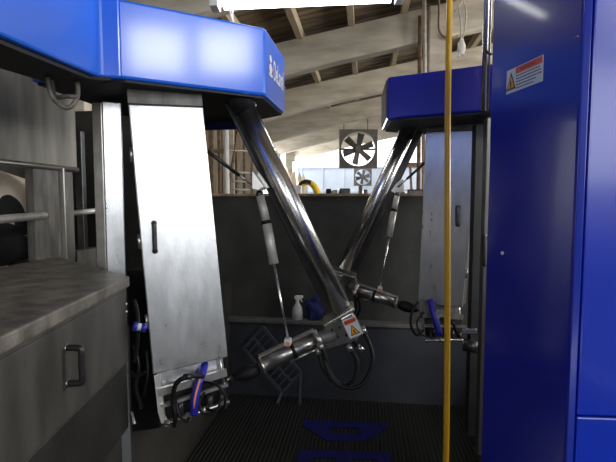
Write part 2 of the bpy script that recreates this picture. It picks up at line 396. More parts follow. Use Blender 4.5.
# header 2
h1 = onZ(505, 109.5, ZB); h2 = onZ(387, 119.5, ZB); h3 = onZ(382, 130.5, ZB)
ztop2 = 1.7+(h2-CP).dot(FW)*(200-78)/F
H2 = thing('robot_housing', V((h2.x+.3, h2.y+.2, ZB)), 'dark blue angular overhead housing of the far robot, behind the yellow hose', 'machine housing', 'blue overhead robot housings')
h4 = V((h3.x+.2, h3.y+.15, ZB)); h5 = V((1.5, h4.y+.05, ZB)); h6 = V((1.5, h1.y, ZB))
hp = [h1, h2, h3, h4, h5, h6]; g = sum(hp, V())/6
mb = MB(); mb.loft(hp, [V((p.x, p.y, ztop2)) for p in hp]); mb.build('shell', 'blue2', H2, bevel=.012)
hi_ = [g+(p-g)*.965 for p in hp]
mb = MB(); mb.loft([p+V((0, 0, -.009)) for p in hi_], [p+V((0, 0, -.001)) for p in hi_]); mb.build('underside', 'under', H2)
mb = MB(); e = (h3-h2).normalized(); nn = V((-e.y, e.x, 0)); nn = nn if nn.x < 0 else -nn
mb.box((h2+h3)/2+up*(ztop2-ZB)/2+nn*.004, (h3-h2).length/2*.9, (ztop2-ZB)*.44, .003, e, up, nn); mb.build('end_plate', 'dull_steel', H2)

# ------------------------------------------------------------------ posts
def post(name, label, cat, x0, x1, y, d, zb, zt_, depth, m, group=None, az=None):
    a = P(x0, y, d); b_ = P(x1, y, d+(az or 0)); u_ = V((b_.x-a.x, b_.y-a.y, 0)); nn = V((-u_.y, u_.x, 0)).normalized()
    if nn.y < 0: nn = -nn
    mb = MB(); q = [V((a.x, a.y, zb)), V((b_.x, b_.y, zb)), V((b_.x, b_.y, zb))+nn*depth, V((a.x, a.y, zb))+nn*depth]
    mb.prism(q, V((0, 0, zt_-zb))); o = mb.build(name, m, bevel=.004); tag(o, label, cat, group); return o
post('support_post', 'bright brushed steel post under the left blue housing, beside the steel cabinet', 'post', 105, 124, 200, 1.97, .35, ZB-.03, .07, 'door_steel', 'steel support posts', .03)
post('side_channel', 'narrow beige steel strip fixed along the left side of the bright support post', 'post', 94.5, 104.5, 200, 1.99, .35, ZB-.03, .03, 'satin')
post('support_post', 'slim beige steel post between the far swing cabinet and the blue cabinet', 'post', 485, 494, 200, 2.35, .3, ZB-.03, .05, 'gate_steel', 'steel support posts')
# small black pull handle on that post
hd = thing('pull_handle', P(487, 250, 2.33), 'black pull handle beside the edge of the tall blue cabinet', 'handle')
mb = MB(); mb.tube(sm([P(492, 236, 2.36), P(485, 236, 2.28), P(484, 238, 2.27), P(484, 262, 2.27), P(485, 265, 2.28), P(492, 265, 2.36)], 4), .010); mb.build('grip', 'black', hd)

# ------------------------------------------------------------------ swing cabinet (tilted steel box with door)
def swing(TLp, TRp, BLp, BRp, dTL, dTR, dBL, body_top, depth, hpx, label, m_door, m_body, hd_rot, side, dark_top):
    TL, TR, BL = P(*TLp, dTL), P(*TRp, dTR), P(*BLp, dBL)
    n = (TR-TL).cross(BL-TL).normalized()
    if n.dot(CP-TL) < 0: n = -n
    BR = onPl(*BRp, TL, n)
    root = thing('swing_cabinet', V(((BL.x+BR.x)/2, (BL.y+BR.y)/2, min(BL.z, BR.z))), label, 'steel cabinet', 'tilted steel swing cabinets')
    u_ = (TR-TL).normalized(); w_ = (TL-BL).normalized()
    ext = w_*body_top
    mb = MB(); mb.prism([TL+ext-n*.02, TR+ext-n*.02, BR-n*.02+u_*-.004, BL-n*.02+u_*.004], -n*depth); mb.build('body', m_body, root, bevel=.006)
    mb = MB(); mb.prism([TL, TR, BR, BL], -n*.018); door = mb.build('door', m_door, root, bevel=.005)
    # fascia above door
    mb = MB(); mb.prism([TL+ext*.95-n*.008, TR+ext*.95-n*.008, TR+w_*.006-n*.008, TL+w_*.006-n*.008], -n*.011); mb.build('upper_fascia', dark_top, root)
    # hinges
    for f_ in (.18, .5, .8):
        c = (TL*(1-f_)+BL*f_) if side < 0 else (TR*(1-f_)+BR*f_)
        mb = MB(); mb.cyl(c-n*.012+u_*side*.006-w_*.03, c-n*.012+u_*side*.006+w_*.03, .006, 10); mb.build('hinge', 'satin', root)
    a = onPl(*hpx[0], TL, n); b_ = onPl(*hpx[1], TL, n)
    tt = (b_-a).normalized()
    mb = MB(); o_ = n*.035
    mb.tube(sm([a, a+o_*.8, a+o_+tt*.008, (a+b_)/2+o_, b_+o_-tt*.008, b_+o_*.8, b_], 4), .0095); h_ = mb.build('handle', 'black', door)
    
    for e_ in (a, b_):
        mb = MB(); mb.cyl(e_, e_+n*.004, .012, 12); mb.build('foot_plate', 'black', door)
    return root, TL, TR, BR, BL, n, u_, w_
S1 = swing((128, 104), (203, 107), (153, 375), (228, 357), 1.80, 1.90, 1.86, .10, .13, ((154, 223), (155, 251)),
           'large tilted brushed steel cabinet with bright door and black handle, left of the polished arm', 'door_steel', 'dull_steel', 0, -1, 'dull_steel')
S2 = swing((426, 132), (480, 130), (418, 302), (462, 308), 2.78, 2.62, 2.86, .10, .12, ((458, 207), (458, 225)),
           'grey tilted steel cabinet with black handle behind the yellow hose, under the far blue housing', 'door_steel', 'dull_steel', 0, 1, 'gate_steel')

# tool holder beneath swing cabinet 1
def holder(S, pts, d0, label, bright):
    """pts: function (s,t)->pixel; s along width 0..1, t down 0..1"""
    root = thing('teat_cup_holder', P(*pts(.5, 1), d0), label, 'tool holder', 'tool holders below the swing cabinets')
    Q = lambda s, t_, dd=0: P(*pts(s, t_), d0+.14*s+dd)
    st = 'steel' if bright else 'dull_steel'  # far holder takes a darker steel, its shade put into the colour
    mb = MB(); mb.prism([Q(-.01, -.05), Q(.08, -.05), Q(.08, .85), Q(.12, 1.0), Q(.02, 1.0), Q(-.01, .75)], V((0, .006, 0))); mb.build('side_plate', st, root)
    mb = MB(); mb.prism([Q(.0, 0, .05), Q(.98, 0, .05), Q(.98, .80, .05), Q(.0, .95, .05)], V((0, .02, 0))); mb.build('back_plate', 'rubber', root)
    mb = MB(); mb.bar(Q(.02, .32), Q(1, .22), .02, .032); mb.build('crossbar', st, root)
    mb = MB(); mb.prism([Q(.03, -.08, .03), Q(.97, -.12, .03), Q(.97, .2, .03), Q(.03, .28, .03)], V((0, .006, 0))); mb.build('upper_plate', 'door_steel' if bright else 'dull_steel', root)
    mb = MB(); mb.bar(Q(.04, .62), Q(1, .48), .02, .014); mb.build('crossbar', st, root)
    mb = MB(); mb.tube([Q(.06, 1.03), Q(1.0, .86)], .0085, 10); mb.build('bottom_rail', 'satin', root)
    for s in (.12, .42, .62, .93):
        mb = MB(); c = Q(s, 1.03-.17*s); mb.cyl(c+V((-.012, 0, 0)), c+V((.012, .0, .004)), .017, 6); mb.cyl(c+V((0, 0, 0)), c+V((.004, 0, -.022)), .007, 8); mb.build('clamp', 'satin', root, bevel=.002)
    for s in (.30, .72, .9):
        mb = MB(); c = Q(s, .76, .01); mb.tube([c+V((0, 0, .03)), c, c+V((.005, .0, -.03))], [.014, .017, .012], 10); mb.build('liner_tip', 'black', root)
    mb = MB(); mb.cyl(Q(.92, -.25, .0), Q(.96, .55, .0), .006, 8); mb.build('guide_rod', 'satin', root)
    return root, Q
T1, Q1 = holder(S1, lambda s, t_: (155+70*s+5*t_, 378-16*s+(46)*t_), 1.83, 'bright steel teat cup holder with blue and black hoses, below the large steel door', True)
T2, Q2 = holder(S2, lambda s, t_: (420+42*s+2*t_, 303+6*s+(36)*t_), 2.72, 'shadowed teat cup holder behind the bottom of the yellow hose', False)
# blue hose with orange stripe
hp_ = [P(208, 352, 2.06), P(203, 370, 1.93), P(198, 385, 1.87), P(194.5, 400, 1.85), P(194, 414, 1.86)]
mb = MB(); mb.tube(sm(hp_), .0175, 16); bh = mb.build('milk_hose', 'bhose', T1); bh['label'] = 'blue hose with an orange stripe'
mb = MB(); pp = sm([p+(CP-p).normalized()*.0145 for p in hp_]); mb.tube(pp, .0055, 8); mb.build('stripe', 'ohose', bh)
hp2 = [P(430, 300, 2.75), P(434, 315, 2.71), P(440, 335, 2.7)]
mb = MB(); mb.tube(sm(hp2), .02, 14); mb.build('milk_hose', 'bhose', T2)
def cable(root, px, r, name='cable', m='rubber'):
    mb = MB(); mb.tube(sm([P(*p) for p in px]), r, 10); return mb.build(name, m, root)
cable(T1, [(203, 376, 1.88), (187, 377, 1.80), (176, 384, 1.79), (173, 400, 1.80), (175, 416, 1.80), (174, 426, 1.82)], .010)
cable(T1, [(203, 382, 1.9), (215, 384, 1.84), (223, 392, 1.83), (225, 405, 1.85), (217, 412, 1.87), (207, 409, 1.9)], .006)
cable(T1, [(176, 398, 1.82), (178, 413, 1.80), (186, 422, 1.82), (189, 418, 1.85)], .005)
cable(T1, [(205, 392, 1.88), (199, 402, 1.86), (203, 414, 1.84), (215, 413, 1.84), (220, 404, 1.85)], .005)
mb = MB(); mb.cyl(P(184, 377, 1.80), P(192, 376, 1.80), .014, 12); mb.build('hose_connector', 'dark_steel', T1)
cable(T2, [(418, 302, 2.7), (412, 312, 2.68), (411, 326, 2.68), (417, 335, 2.7), (424, 330, 2.72)], .008)
cable(T2, [(424, 312, 2.7), (417, 322, 2.68), (421, 334, 2.68), (432, 338, 2.7)], .006)
cable(T2, [(440, 318, 2.68), (452, 322, 2.66), (458, 335, 2.68), (470, 340, 2.7)], .008)
mb = MB(); mb.bar(P(462, 331, 2.62), P(477, 331, 2.6), .02, .03); mb.build('latch_block', 'satin', T2, bevel=.004)
mb = MB(); mb.tube([P(463, 345, 2.62), P(478, 347, 2.6)], .035, 12); mb.build('valve_block', 'black', T2)
# dark body of machine 2 behind post
post('machine_column', 'dark steel column behind the grey tilted cabinet, beside the slim beige post', 'machine column', 474, 487, 200, 2.55, .3, ZB-.03, .06, 'cab_low')
post('machine_column', 'dark narrow steel column just left of the bright support post, in the stall gap', 'machine column', 76, 83, 200, 2.8, .45, ZB-.03, .05, 'dark_steel')

# black box added to darken the gap beside the tool holder
uf = thing('dark_gap_box', P(144, 440, 2.02), 'black box with hoses added to darken the gap between steel cabinet and teat cup holder', 'dark box')
a_, b_ = P(128, 300, 2.06), P(157, 300, 2.04); mb = MB()
zt2, zb2 = P(140, 270, 2.05).z, P(140, 432, 2.05).z
mb.prism([V((a_.x, a_.y, zb2-.03)), V((b_.x, b_.y, zb2)), V((b_.x, b_.y, zt2)), V((a_.x, a_.y, zt2))], V((0, .10, 0))); mb.build('housing', 'rubber', uf, bevel=.005)  # plain black block standing for the darkness in the gap
for px in ([(134, 345, 2.0), (139, 365, 1.99), (136, 388, 1.99), (142, 408, 2.0)], [(146, 350, 2.0), (148, 372, 1.98), (144, 396, 1.98)], [(131, 372, 2.0), (137, 376, 1.98), (147, 371, 1.98)]):
    mb = MB(); mb.tube(sm([P(*p) for p in px]), .009, 10); mb.build('hose', 'black', uf)
mb = MB(); mb.bar(P(131, 412, 2.0), P(134, 424, 1.99), .012, .012); mb.build('drip_tip', 'satin', uf)
# blue and white connector between cabinet and swing cabinet
cn = thing('pipe_connector', P(139, 327, 1.78), 'small blue and white pipe connector between the steel cabinet and the bright door', 'pipe connector')
a, b_ = P(133, 326, 1.74), P(146, 328, 1.76)
mb = MB(); mb.cyl(a, a.lerp(b_, .3), .017); mb.cyl(a.lerp(b_, .62), b_, .017); mb.build('collar', 'bhose', cn)
mb = MB(); mb.cyl(a.lerp(b_, .3), a.lerp(b_, .62), .0145); mb.build('sleeve', 'white', cn)
mb = MB(); mb.tube(sm([P(134, 300, 1.8), P(137, 312, 1.78), P(138, 327, 1.75), P(137, 345, 1.78), P(134, 362, 1.8)]), .009, 10); mb.build('pipe', 'rubber', cn)

# ------------------------------------------------------------------ robot arms
def arm(d):
    D = d['d']; s = d.get('s', 1.0)
    A, B = P(*d['top']), P(*d['bot'])
    root = thing('milking_robot', A, d['label'], 'robot arm', 'milking robot arms')
    ax = (B-A).normalized()
    mb = MB(); mb.cyl(A, B, .047*s, 40); mb.build('main_tube', 'chrome', root)
    mb = MB(); mb.cyl(A-ax*.10, A+ax*.06, .055*s, 32); mb.build('upper_sleeve', 'dark_steel', root)
    C0, C1 = P(*d['bar0']), P(*d['bar1'])
    mb = MB(); mb.bar(C0, C1, .02*s, .05*s); mb.build('parallel_bar', 'dark_steel', root, bevel=.003)
    # elbow
    E = [P(*p) for p in d['flange']]       # two points : plate across tube end
    fu = (E[1]-E[0]).normalized(); fn = fu.cross(ax).normalized()
    if fn.dot(CP-E[0]) < 0: fn = -fn
    mb = MB(); mb.box((E[0]+E[1])/2, (E[1]-E[0]).length/2, .007*s, .055*s, fu, ax, fn); mb.build('flange', 'satin', root, bevel=.002)
    L = (E[1]-E[0]).length
    c = (E[0]+E[1])/2+ax*.075*s
    mb = MB()
    lo = [E[0]+fu*.0+ax*.008, E[0]+fu*.52*L+ax*.008, E[0]+fu*.60*L+ax*.15*s, E[0]-fu*.42*L+ax*.11*s]
    mb.prism([p+fn*.035*s for p in lo], -fn*.075*s); mb.build('elbow_plate', 'dull_steel', root, bevel=.004)
    blk = [E[0]+fu*.50*L+ax*.008, E[1]-fu*.02+ax*.008, E[1]-fu*.015+ax*.125*s, E[0]+fu*.62*L+ax*.155*s]
    mb = MB(); mb.prism([p+fn*.052*s for p in blk], -fn*.10*s); eb = mb.build('elbow_block', 'satin', root, bevel=.006)
    # bolts
    for i, j in ((.15, .04), (.38, .05), (.22, .09), (.45, .10)):
        q_ = E[0]+fu*i*L+ax*j*s+fn*.035*s
        mb = MB(); mb.cyl(q_, q_+fn*.006, .007, 6); mb.build('bolt', 'dark_steel', root)
    if d.get('sticker'):
        cc = (blk[0]+blk[1]+blk[2]+blk[3])/4+fn*.0525*s
        av = -ax; au = av.cross(fn).normalized()
        if au.dot(RT) < 0: au = -au
        mb = MB(); mb.box(cc, .034, .050, .0006, au, av, fn); stk = mb.build('warning_sticker', 'paper', eb)
        stk['label'] = 'white warning sticker with orange bar and amber triangle'
        # third-level kept as sibling pieces on the arm
        mb = MB(); mb.box(cc+av*.033+fn*.0012, .029, .011, .0004, au, av, fn); mb.build('orange_bar', 'orange', eb)
        text('WARNING', cc+av*.028-au*.026+fn*.002, au, av, .013, 'ink', eb, 'warning_word')
        warn_tri(eb, cc-av*.014, au, av, fn, .056)
    # forearm
    G0, G1 = P(*d['fore0']), P(*d['fore1'])
    gx = (G0-G1).normalized(); Lf = (G0-G1).length
    mb = MB(); mb.cyl(G1, G0, .037*s, 28); fo = mb.build('forearm', 'satin', root)
    fr = d.get('fr', 1.0)
    mb = MB(); mb.cyl(G1-gx*.012, G1+gx*.012, .047*s, 24); mb.build('end_flange', 'satin', fo); mb = MB(); mb.cyl(G0-gx*.006, G0+gx*.006, .043*s, 24); mb.build('end_flange', 'satin', fo)
    mb = MB(); mb.cyl(G1.lerp(G0, .42), G1.lerp(G0, .48), .0395*s, 28); mb.build('black_band', 'rubber', fo)
    sidev = up.cross(gx).normalized(); top_ = gx.cross(sidev).normalized(); top_ = top_ if top_.z > 0 else -top_
    mb = MB(); mb.bar(G1+top_*.05*s, G0+top_*.046*s, .02*s, .012*s); mb.cyl(G1-top_*.046*s, G1.lerp(G0, .55)-top_*.046*s, .006*s, 8); mb.build('top_rail', 'satin', fo)
    # joint between elbow and forearm
    mb = MB(); jc = E[0]+fu*.12*L+ax*.075*s; mb.tube([G1, jc+fn*.012], [.034*s, .036*s], 20); mb.build('wrist_joint', 'dull_steel', root, bevel=.004)
    # gripper boot
    g_ = [P(*p) for p in d['boot']]
    n_ = len(g_)
    mb = MB(); mb.tube(sm(g_, 4), [ .012*s+ (.026*s)*math.sin(math.pi*min(1, (i+1)/((n_-1)*4+1)*1.05))**.6 if i else .02*s for i in range((n_-1)*4+1)], 18); mb.build('gripper_boot', 'rubber', root)
    mb = MB(); mb.cyl(g_[-1], P(*d['rod']), .007*s, 10); mb.build('gripper_rod', 'satin', root)
    # hoses
    for h_ in d['hoses']:
        hpts = [P(*p) for p in h_]
        mb = MB(); mb.tube(sm(hpts, 8), .010*s, 12); ho = mb.build('hose', 'rubber', root)
        for a_, b2_ in ((hpts[0], hpts[1]), (hpts[-1], hpts[-2])):
            mb = MB(); dd = (b2_-a_).normalized(); mb.cyl(a_-dd*.012, a_+dd*.022, .0135*s, 8); mb.build('hose_fitting', 'satin', ho)
    # lift actuator
    L0, L1, L2, L3 = [P(*p) for p in d['act']]
    mb = MB(); mb.cyl(L0, L1, .020*s, 18); mb.cyl(L1, L2, .023*s, 18); ac = mb.build('actuator', 'galv', root)
    mb = MB(); dd = (L2-L0).normalized(); mb.cyl(L1-dd*.006, L1+dd*.010, .026*s, 18); mb.build('black_clamp', 'rubber', ac)
    mb = MB(); mb.cyl(L2-dd*.01, L3, .0065*s, 10); mb.build('piston_rod', 'chrome', ac)
    mb = MB(); mb.tube([L0-dd*.025, L0-dd*.012, L0+dd*.01], [.012*s, .019*s, .014*s], 12); mb.build('ball_joint', 'dark_steel', ac)
    # brackets
    k_ = [P(*p) for p in d['brk']]
    mb = MB(); mb.prism(k_, V((0, .012, 0))); mb.prism([p+V((.014, .05, 0)) for p in k_], V((0, .012, 0))); mb.build('actuator_bracket', 'steel', root, bevel=.002)
    mb = MB(); k2 = L3; mb.box(k2+V((.0, -.0, -.012)), .016*s, .02*s, .016*s); cl = mb.build('clevis', 'white', root, bevel=.005)
    mb = MB(); mb.cyl(k2+V((.001, -.024*s, -.018)), k2+V((.001, .0, -.018)), .011*s, 12); mb.build('orange_pin', 'ohose', cl)
    # gas strut
    s0, s1 = P(*d['strut'][0]), P(*d['strut'][1]); mid = s0.lerp(s1, .72)
    mb = MB(); mb.cyl(s0, mid, .009*s, 12); gs = mb.build('gas_strut', 'black', root)
    mb = MB(); mb.cyl(mid, s1, .005*s, 8); mb.build('strut_rod', 'satin', gs)
    return root
arm(dict(d=2.1, label='polished steel robot arm hanging from the left blue housing, with warning sticker at its elbow',
    top=(240, 98, 2.02), bot=(343, 311, 2.20), bar0=(229, 100, 2.10), bar1=(328, 305, 2.29),
    flange=((324, 322, 2.19), (353.5, 305.5, 2.17)), sticker=True,
    fore1=(317, 339, 2.17), fore0=(262, 365, 2.10), boot=((259, 367, 2.10), (252, 371, 2.09), (243, 374, 2.08), (233, 377, 2.07)), rod=(219, 384, 2.02),
    hoses=[[(322, 348, 2.12), (326, 366, 2.08), (335, 382, 2.06), (348, 388, 2.06), (362, 384, 2.08), (371, 368, 2.1), (372, 352, 2.12), (363, 329, 2.16)],
           [(318, 350, 2.14), (323, 368, 2.12), (332, 380, 2.1), (343, 386, 2.1), (353, 381, 2.11), (357, 369, 2.13), (356, 358, 2.14), (349, 347, 2.15)],
           [(320, 345, 2.1), (325, 355, 2.09), (330, 372, 2.1), (340, 384, 2.12), (349, 386, 2.12)],
           [(350, 338, 2.2), (356, 344, 2.17), (361, 349, 2.16)]],
    act=((260, 196, 2.14), (266.5, 222, 2.13), (274, 264, 2.12), (288, 339, 2.10)),
    brk=((252, 170, 2.06), (258, 178, 2.06), (264, 187, 2.06), (259, 190, 2.06), (252, 189, 2.06)),
    strut=((207, 151, 1.98), (251, 184, 2.12))))
arm(dict(d=3.0, s=.95, label='far robot arm hanging from the right blue housing, slanting down behind the near arm',
    top=(409, 128, 2.85), bot=(344, 268, 3.12), bar0=(424, 122, 2.95), bar1=(355, 270, 3.2),
    flange=((356, 276, 3.10), (334, 269, 3.12)),
    fore1=(356, 290, 3.05), fore0=(396, 303, 2.98), boot=((398, 304, 2.98), (404, 306, 2.97), (411, 308, 2.96), (418, 310, 2.95)), rod=(426, 312, 2.93),
    hoses=[[(354, 292, 3.0), (356, 305, 3.0), (352, 318, 3.0), (345, 322, 3.02), (339, 312, 3.05), (338, 296, 3.1)],
           [(356, 294, 3.04), (360, 306, 3.0), (357, 316, 3.0), (350, 319, 3.02)]],
    act=((397, 196, 2.98), (394, 210, 2.98), (389, 237, 2.97), (380, 287, 2.95)),
    brk=((402, 178, 3.0), (396, 184, 3.0), (391, 191, 3.0), (396, 194, 3.0), (403, 192, 3.0)),
    strut=((430, 158, 2.9), (398, 187, 2.98))))

# ------------------------------------------------------------------ foreground steel cabinet
zl_ = 1.405
C1 = onZ(129.5, 276, zl_); C0 = onZ(0, 337, zl_); C2 = onZ(57, 256, zl_); C3 = onZ(0, 267.6, zl_)
fd = (C0-C1).normalized(); bd_ = (C3-C2).normalized()
N0 = C1+fd*2.0; N3 = C2+bd_*1.9
cab = thing('steel_cabinet', V((C1.x, C1.y, .82)), 'low dirty stainless steel cabinet in the left foreground with a black door handle', 'steel cabinet')
mb = MB(); q = [C1, C2, N3, N0]; mb.prism([p+V((0, 0, -.042)) for p in q], V((0, 0, .042))); mb.build('lid', 'lid', cab, bevel=.006)
gq = sum(q, V())/4
nf = V((fd.y, -fd.x, 0)); nf = nf if nf.x > 0 else -nf
qb = [C1-nf*.012+fd*.006, C2+V((0.02, -.02, 0)), N3, N0-nf*.012]
z1 = 1.066
mb = MB(); mb.prism([V((p.x, p.y, z1+.004)) for p in qb], V((0, 0, zl_-.046-z1))); dr = mb.build('body', 'cab_steel', cab, bevel=.004)
qc = [V((p.x, p.y, 0))-nf*.006 for p in qb]
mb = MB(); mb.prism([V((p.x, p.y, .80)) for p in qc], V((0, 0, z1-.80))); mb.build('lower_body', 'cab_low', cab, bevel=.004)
# door panel
da, db = C1-nf*.012+fd*.045, C1-nf*.012+fd*1.2
mb = MB(); mb.prism([V((da.x, da.y, z1+.015)), V((db.x, db.y, z1+.015)), V((db.x, db.y, zl_-.055)), V((da.x, da.y, zl_-.055))], nf*.004); dp = mb.build('door', 'cab_steel', cab, bevel=.002)
pl = C1-nf*.008
a, b_ = onPl(66, 348, pl, nf), onPl(66.5, 384, pl, nf); a.x, a.y = a.x, a.y; b_ = V((a.x, a.y, b_.z))
o_ = nf*.042
mb = MB(); mb.tube(sm([a, a+o_*.75, a+o_+V((0, 0, -.008)), (a+b_)/2+o_, b_+o_+V((0, 0, .008)), b_+o_*.75, b_], 4), .0095); mb.build('handle', 'black', dp)
for e_ in (a, b_):
    mb = MB(); mb.cyl(e_, e_+nf*.004, .012, 12); mb.build('foot_plate', 'satin', dp)
for zz in (1.30, 1.27):
    pc = C1+fd*.02-nf*.010; mb = MB(); mb.cyl(V((pc.x, pc.y, zz)), V((pc.x, pc.y, zz))+nf*.004, .004, 8); mb.build('rivet', 'white', cab)
# plinth the cabinet hangs on
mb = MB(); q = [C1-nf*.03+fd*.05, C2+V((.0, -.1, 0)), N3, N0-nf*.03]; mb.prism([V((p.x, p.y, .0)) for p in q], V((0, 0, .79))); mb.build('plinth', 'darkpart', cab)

# ------------------------------------------------------------------ stall steelwork left
XS = -1.70
def zq(x, y, X): return onX(x, y, X)
st = thing('stall_gate', V((XS, 1.9, .45)), 'stainless steel stall gate with hooded upper panel, in front of the cow', 'stall gate')
p0, p1 = zq(0, 75, XS), zq(75, 92, XS)
zbot = zq(0, 167, XS).z
yr = p1.y; 
mb = MB(); mb.bb(XS-.04, XS, .4, yr, zq(40, 166, XS).z, 2.38); mb.build('upper_panel', 'gate_steel', st, bevel=.008)
mb = MB(); mb.tube([V((XS-.005, .4, zq(40, 166, XS).z)), V((XS-.005, yr, zq(40, 166, XS).z))], .016, 12); mb.build('rolled_edge', 'satin', st)
ya, yb = zq(36, 200, XS).y, zq(62, 200, XS).y
mb = MB(); mb.bb(XS-.06, XS-.01, ya, yb, .46, zq(40, 166, XS).z); mb.build('post', 'dull_steel', st, bevel=.004)
yc = zq(75, 200, XS).y
mb = MB(); mb.bb(XS-.03, XS+.012, yb, yb+.012, .46, zq(40, 166, XS).z); mb.build('edge_strip', 'steel', st)
mb = MB(); mb.bb(XS-.05, XS-.01, yb+.012, yc, .46, 2.38); mb.build('rear_flange', 'dull_steel', st)
pa = onX(-60, 225, XS+.03); pb = onX(44, 215, XS-.0)+V((.02, -.02, 0))
mb = MB(); mb.cyl(pa, pb, .020, 16); mb.build('rail', 'galv', st)
mb = MB(); mb.cyl(pb, pb+V((-.035, .03, 0)), .0225, 16); mb.build('rail_weld', 'rust', st)
mb = MB(); mb.cyl(P(70, 213.5, 2.75), P(102, 210, 2.9), .017, 12); mb.build('rear_rail', 'galv', st)
mb = MB(); mb.bb(XS-.06, XS-.0, yc, yc+.5, 1.0, zq(85, 250, XS).z); mb.build('lower_panel', 'dull_steel', st)

# cow: skin modifier figure, facing away from the pit wall (towards -Y)
def cow():
    me = bpy.data.meshes.new('cow')
    cx, z0 = -2.17, .45
    CY = 1.0; DY = .62
    vs, es, rr = [], [], []
    def add(p, r, par=None):
        q_ = V(p)+V((0, DY, 0)); q_.z = z0+(q_.z-z0)*1.09; vs.append(q_); rr.append(r)
        if par is not None: es.append((par, len(vs)-1))
        return len(vs)-1
    sp = [(1.99, 1.10, .20, .20), (1.80, 1.14, .27, .28), (1.45, 1.08, .30, .33), (1.0, 1.02, .34, .38), (.5, 1.0, .34, .38), (.15, 1.03, .29, .34), (-.10, 1.10, .22, .27)]
    idx = []; par = None
    for y, z, rx, rz in sp: par = add((cx, y, z0+z), (rx, rz), par); idx.append(par)
    n1 = add((cx, -.35, z0+1.22), (.13, .18), idx[-1]); n2 = add((cx, -.55, z0+1.28), (.12, .14), n1)
    h1_ = add((cx, -.72, z0+1.20), (.11, .12), n2); h2_ = add((cx, -.92, z0+1.05), (.075, .075), h1_); add((cx, -1.02, z0+.98), (.065, .06), h2_)
    for s in (-1, 1):
        add((cx+s*.22, -.58, z0+1.36), (.03, .05), n2)
        a_ = add((cx+s*.19, 1.78, z0+.86), (.16, .20), idx[1]); b_ = add((cx+s*.20, 1.66, z0+.62), (.095, .11), a_)
        c_ = add((cx+s*.20, 1.90, z0+.42), (.055, .06), b_); d_ = add((cx+s*.20, 1.86, z0+.10), (.04, .045), c_); add((cx+s*.20, 1.80, z0+.02), (.05, .055), d_)
        a_ = add((cx+s*.18, .10, z0+.72), (.10, .12), idx[5]); b_ = add((cx+s*.18, .08, z0+.42), (.055, .06), a_)
        c_ = add((cx+s*.18, .10, z0+.12), (.04, .04), b_); add((cx+s*.18, .06, z0+.02), (.05, .055), c_)
    me.from_pydata([v-V((cx, CY, z0)) for v in vs], es, [])
    o = bpy.data.objects.new('cow', me); COL.objects.link(o); o.location = (cx, CY, z0)
    md = o.modifiers.new('skin', 'SKIN')
    for i, v in enumerate(me.skin_vertices[0].data if me.skin_vertices else []): pass
    if not me.skin_vertices: me.skin_vertices_add() if hasattr(me, 'skin_vertices_add') else None
    bm = bmesh.new(); bm.from_mesh(me); lay = bm.verts.layers.skin.verify(); bm.verts.ensure_lookup_table()
    for i, v in enumerate(bm.verts): v[lay].radius = rr[i]; v[lay].use_root = (i == 3)
    bm.to_mesh(me); bm.free()
    md.use_smooth_shade = True
    o.modifiers.new('sub', 'SUBSURF').levels = 2; o.modifiers['sub'].render_levels = 2
    me.materials.append(M['cow'])
    # bake the modifiers into one mesh
    dg = bpy.context.evaluated_depsgraph_get(); dg.update()
    m2 = bpy.data.meshes.new_from_object(o.evaluated_get(dg)); o.modifiers.clear(); o.data = m2
    for p in m2.polygons: p.use_smooth = True
    if not m2.materials: m2.materials.append(M['cow'])
    o['_o'] = (cx, CY, z0)
    tag(o, 'black and white cow standing in the stall behind the steel gate', 'cow')
    mb = MB(); mb.tube(sm([V((cx, DY+2.12, z0+1.22)), V((cx, DY+2.22, z0+1.15)), V((cx+.02, DY+2.24, z0+.8)), V((cx+.02, DY+2.22, z0+.5)), V((cx+.02, DY+2.2, z0+.35))]), .022, 10); mb.build('tail', 'cow', o)
    return o
cow()

# ------------------------------------------------------------------ tall blue cabinet on the right
bc = [P(487.5, 200, 1.34), P(575.5, 200, 1.0), P(583.0, 200, .992)]
bc = [V((p.x, p.y, 0)) for p in bc]
BC = thing('blue_cabinet', V(((bc[0].x+bc[1].x)/2, bc[0].y, 0)), 'tall glossy dark blue cabinet filling the right edge, with a white and orange warning sticker', 'cabinet')
rb = bc[0]+V((.75, .18, 0)); rf = P(700, 200, .98); rf = V((rf.x, rf.y, 0))
gap = P(586.5, 200, .995); gap = V((gap.x, gap.y, 0))
mb = MB(); body = [bc[0], bc[1], bc[2], bc[2]+V((.005, .03, 0)), rf+V((0, .03, 0)), rb]
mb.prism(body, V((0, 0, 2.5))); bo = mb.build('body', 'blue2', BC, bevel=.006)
mb = MB(); mb.prism([bc[1]+V((.001, -.003, .0)), bc[2]+V((0.002, -.003, 0)), bc[2]+V((0.002, .01, 0)), bc[1]+V((.001, .01, 0))], V((0, 0, 2.5))); mb.build('lit_corner_strip', 'blue_lit', BC, bevel=.002)  # bevel overlaid in lighter blue to stand for light on the corner
fdv = (rf-gap).normalized(); fnv = V((fdv.y, -fdv.x, 0)); 
def dpan(z0, z1, nm):
    mb = MB(); mb.prism([V((p.x, p.y, z0)) for p in (gap, rf, rf+V((0, .028, 0)), gap+V((0, .028, 0)))], V((0, 0, z1-z0))); return mb.build(nm, 'blue_lit', BC, bevel=.004)
zs = P(600, 425, .99).z
dpan(zs+.002, 2.5, 'door'); dpan(.03, zs-.002, 'lower_door')
